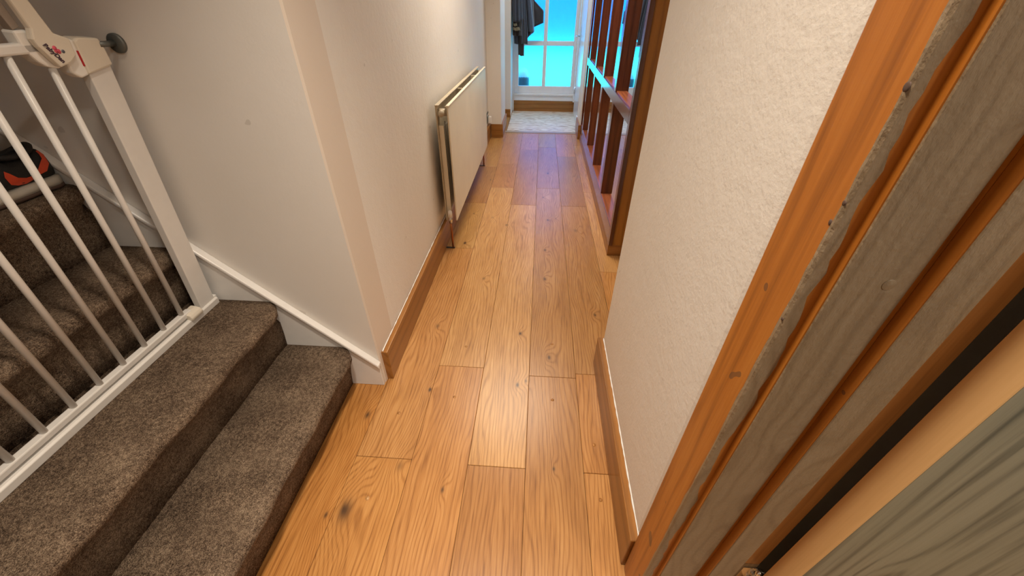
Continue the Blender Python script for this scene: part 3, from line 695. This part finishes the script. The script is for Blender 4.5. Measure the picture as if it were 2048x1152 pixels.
for z, y, r in ((1.190, 0.3560, 0.0042), (1.0725, 0.3600, 0.0030), (1.094, 0.3560, 0.0030), (0.955, 0.3555, 0.0025)):
    obj('knot', MB().ball((AX0, y, z), 0.0009, r * 0.8, r, 10, 6), 'outsole', arch, label='small dark knot in the frame edge')
stp = obj('door_stop', MB().box(0.3841, 0.4304, SY + 0.002, JY + 0.003, 0.0, 2.05), 'oak_z', fr, 0.0012)
obj('stop_face', MB().box(0.3853, 0.4304, SY, SY + 0.0022, 0.0, 2.05), 'taupe', stp, 0.0005, label='taupe stained face of the door stop')
obj('rebate', MB().box(0.4304, 0.478, JY - 0.0005, JY + 0.0031, 0.335, 2.06), 'rebate', fr, label='brown unstained rebate')
obj('hinge_bed', MB().box(0.4304, 0.478, JY - 0.001, JY + 0.0031, 0.0, 0.335), 'taupe', fr, label='taupe patch around the hinge')
obj('lining', MB().box(AX1, 0.478, -0.58, -0.55, 0.0, 2.06), 'oak_z', fr, 0.002)
obj('head_lining', MB().box(AX1, 0.478, -0.55, JY, 2.03, 2.06), 'oak_x', fr, 0.002)
struct('wall_right.009', box(AX1 + 0.02, 0.470, 0.3725, 0.4555, 0, 2.4), 'shadowgap', 'dark wall core hidden behind the door lining')
nd = thing('door_3', 'open wooden door with grey green stained face and pale edge', 'structure', (0.5, 0.30, 0.005))
DX0 = 0.481; DYa, DYb = 0.284, 0.3245
obj('leaf', MB().box(DX0 + 0.0015, DX0 + 0.74, DYa, DYb, 0.008, 2.02), 'door_green', nd, 0.0006)
obj('edge_lipping', MB().box(DX0, DX0 + 0.003, DYa + 0.0004, DYb, 0.008, 2.02), 'lipping', nd, 0.0008, label='pale unstained door edge')
hg = MB()
hx, hy = 0.4835, 0.3335
for z0, z1 in ((0.250, 0.272), (0.274, 0.296), (0.298, 0.3205)): hg.tube([(hx, hy, z0), (hx, hy, z1)], 0.0062, 16)
hin = obj('hinge', hg, 'chrome', nd, label='chrome hinge knuckle')
obj('hinge_plate', MB().box(0.452, 0.480, JY - 0.003, JY - 0.001, 0.25, 0.320), 'chrome', hin)
obj('hinge_plate', MB().box(DX0 - 0.0018, DX0, DYa + 0.008, DYb + 0.004, 0.25, 0.320), 'chrome', hin)

# ------------------------------------------------------------------ coats on the hooks beside the end door
def drape(name, mat, parent, yc, prof, thick, folds, ph, nu=36, nv=26, amp=0.018):
    """prof: (z, x0, x1) from top to hem; last row may carry hem offsets"""
    front = []; back = []
    zs = [p[0] for p in prof]
    for j in range(nv + 1):
        t = j / nv; f = t * (len(prof) - 1); k = min(int(f), len(prof) - 2); q = f - k
        z = prof[k][0] * (1 - q) + prof[k + 1][0] * q; x0 = prof[k][1] * (1 - q) + prof[k + 1][1] * q; x1 = prof[k][2] * (1 - q) + prof[k + 1][2] * q
        sl = (prof[k][3] if len(prof[k]) > 3 else 0) * (1 - q) + (prof[k + 1][3] if len(prof[k + 1]) > 3 else 0) * q
        ring = []
        for i in range(2 * nu):
            u = i / nu if i < nu else 2 - i / nu
            edge = math.sqrt(max(0.0, 1 - (2 * u - 1) ** 2)); sgn = -1 if i < nu else 1
            fold = amp * (0.35 + 0.65 * t) * math.sin(2 * PI * folds * u + ph + 0.8 * t) + 0.4 * amp * math.sin(2 * PI * folds * 2.3 * u + ph * 2)
            ring.append(Vector((x0 + (x1 - x0) * u, yc + sgn * thick * (0.25 + 0.75 * edge) * (0.7 + 0.3 * t) + fold, z + sl * u + 0.004 * math.sin(9 * u + ph))))
        front.append(ring)
    return obj(name, MB().loft(front), mat, parent)
hook_z = 1.72
rack = thing('coat_rack', 'white coat rail carrying the dark coats beside the glazed door', 'coat rack', (-0.38, 5.83, 1.74))
obj('rail', MB().box(-0.390, -0.370, 5.67, 6.0, 1.70, 1.78), 'joinery', rack, 0.004)
for y in (5.72, 5.80, 5.88, 5.95): obj('hook', MB().tube([(-0.370, y, 1.75), (-0.32, y, 1.74), (-0.31, y, 1.76)], 0.005, 8), 'chrome', rack)
ct = thing('coat', 'charcoal coat flaring to a point, rightmost of the hanging coats', 'coat', (-0.2, 5.90, 1.0))
drape('body', 'charcoal', ct, 5.95, [(1.73, -0.36, -0.25), (1.55, -0.37, -0.16), (1.28, -0.36, -0.118), (1.06, -0.35, 0.0, 0.12), (0.93, -0.33, 0.002, 0.125)], 0.030, 1.5, 0.4, amp=0.007)
ct2 = thing('coat', 'slate blue jacket with grey panel hanging between the other coats', 'coat', (-0.18, 5.81, 0.9))
drape('body', 'grey_cloth', ct2, 5.865, [(1.73, -0.34, -0.28), (1.50, -0.33, -0.17), (1.28, -0.31, -0.135), (1.00, -0.29, -0.112, 0.06), (0.83, -0.28, -0.115, 0.13)], 0.028, 2.0, 1.0, amp=0.011)
drape('sleeve', 'slate', ct2, 5.825, [(1.60, -0.22, -0.175), (1.28, -0.21, -0.155), (1.02, -0.185, -0.115), (0.965, -0.18, -0.108)], 0.025, 1.0, 0.2, amp=0.006)
drape('sleeve', 'slate', ct2, 5.815, [(1.60, -0.32, -0.28), (1.28, -0.30, -0.255), (1.00, -0.285, -0.235), (0.86, -0.275, -0.228)], 0.022, 1.0, 1.2, amp=0.006)
ct3 = thing('coat', 'navy waterproof jacket with olive trim, leftmost of the hanging coats', 'coat', (-0.33, 5.72, 0.85))
bd = drape('body', 'navy', ct3, 5.70, [(1.73, -0.35, -0.30), (1.55, -0.375, -0.27), (1.28, -0.378, -0.265), (1.07, -0.375, -0.255)], 0.026, 2.5, 0.0, amp=0.010)
drape('hem_lining', 'black_cloth', ct3, 5.698, [(1.08, -0.372, -0.26), (0.99, -0.375, -0.262), (0.93, -0.37, -0.26)], 0.024, 2.0, 0.6, amp=0.008)
drape('trim_band', 'olive', bd, 5.672, [(1.015, -0.370, -0.285), (0.985, -0.368, -0.275)], 0.012, 1.0, 0.6, amp=0.004)
drape('trim_band', 'olive', bd, 5.675, [(1.052, -0.362, -0.318), (1.030, -0.360, -0.315)], 0.010, 1.0, 0.6, amp=0.004)
ct4 = thing('coat', 'long navy and black garment hanging lowest among the coats', 'coat', (-0.27, 5.79, 0.66))
drape('body', 'navy', ct4, 5.772, [(1.70, -0.35, -0.28), (1.30, -0.36, -0.22), (0.97, -0.36, -0.19), (0.84, -0.355, -0.185, 0.0)], 0.020, 2.2, 2.0, amp=0.011)
drape('sleeve', 'black_cloth', ct4, 5.765, [(1.10, -0.31, -0.235), (0.84, -0.305, -0.228), (0.72, -0.302, -0.228, -0.012)], 0.020, 0.8, 0.3, amp=0.005)
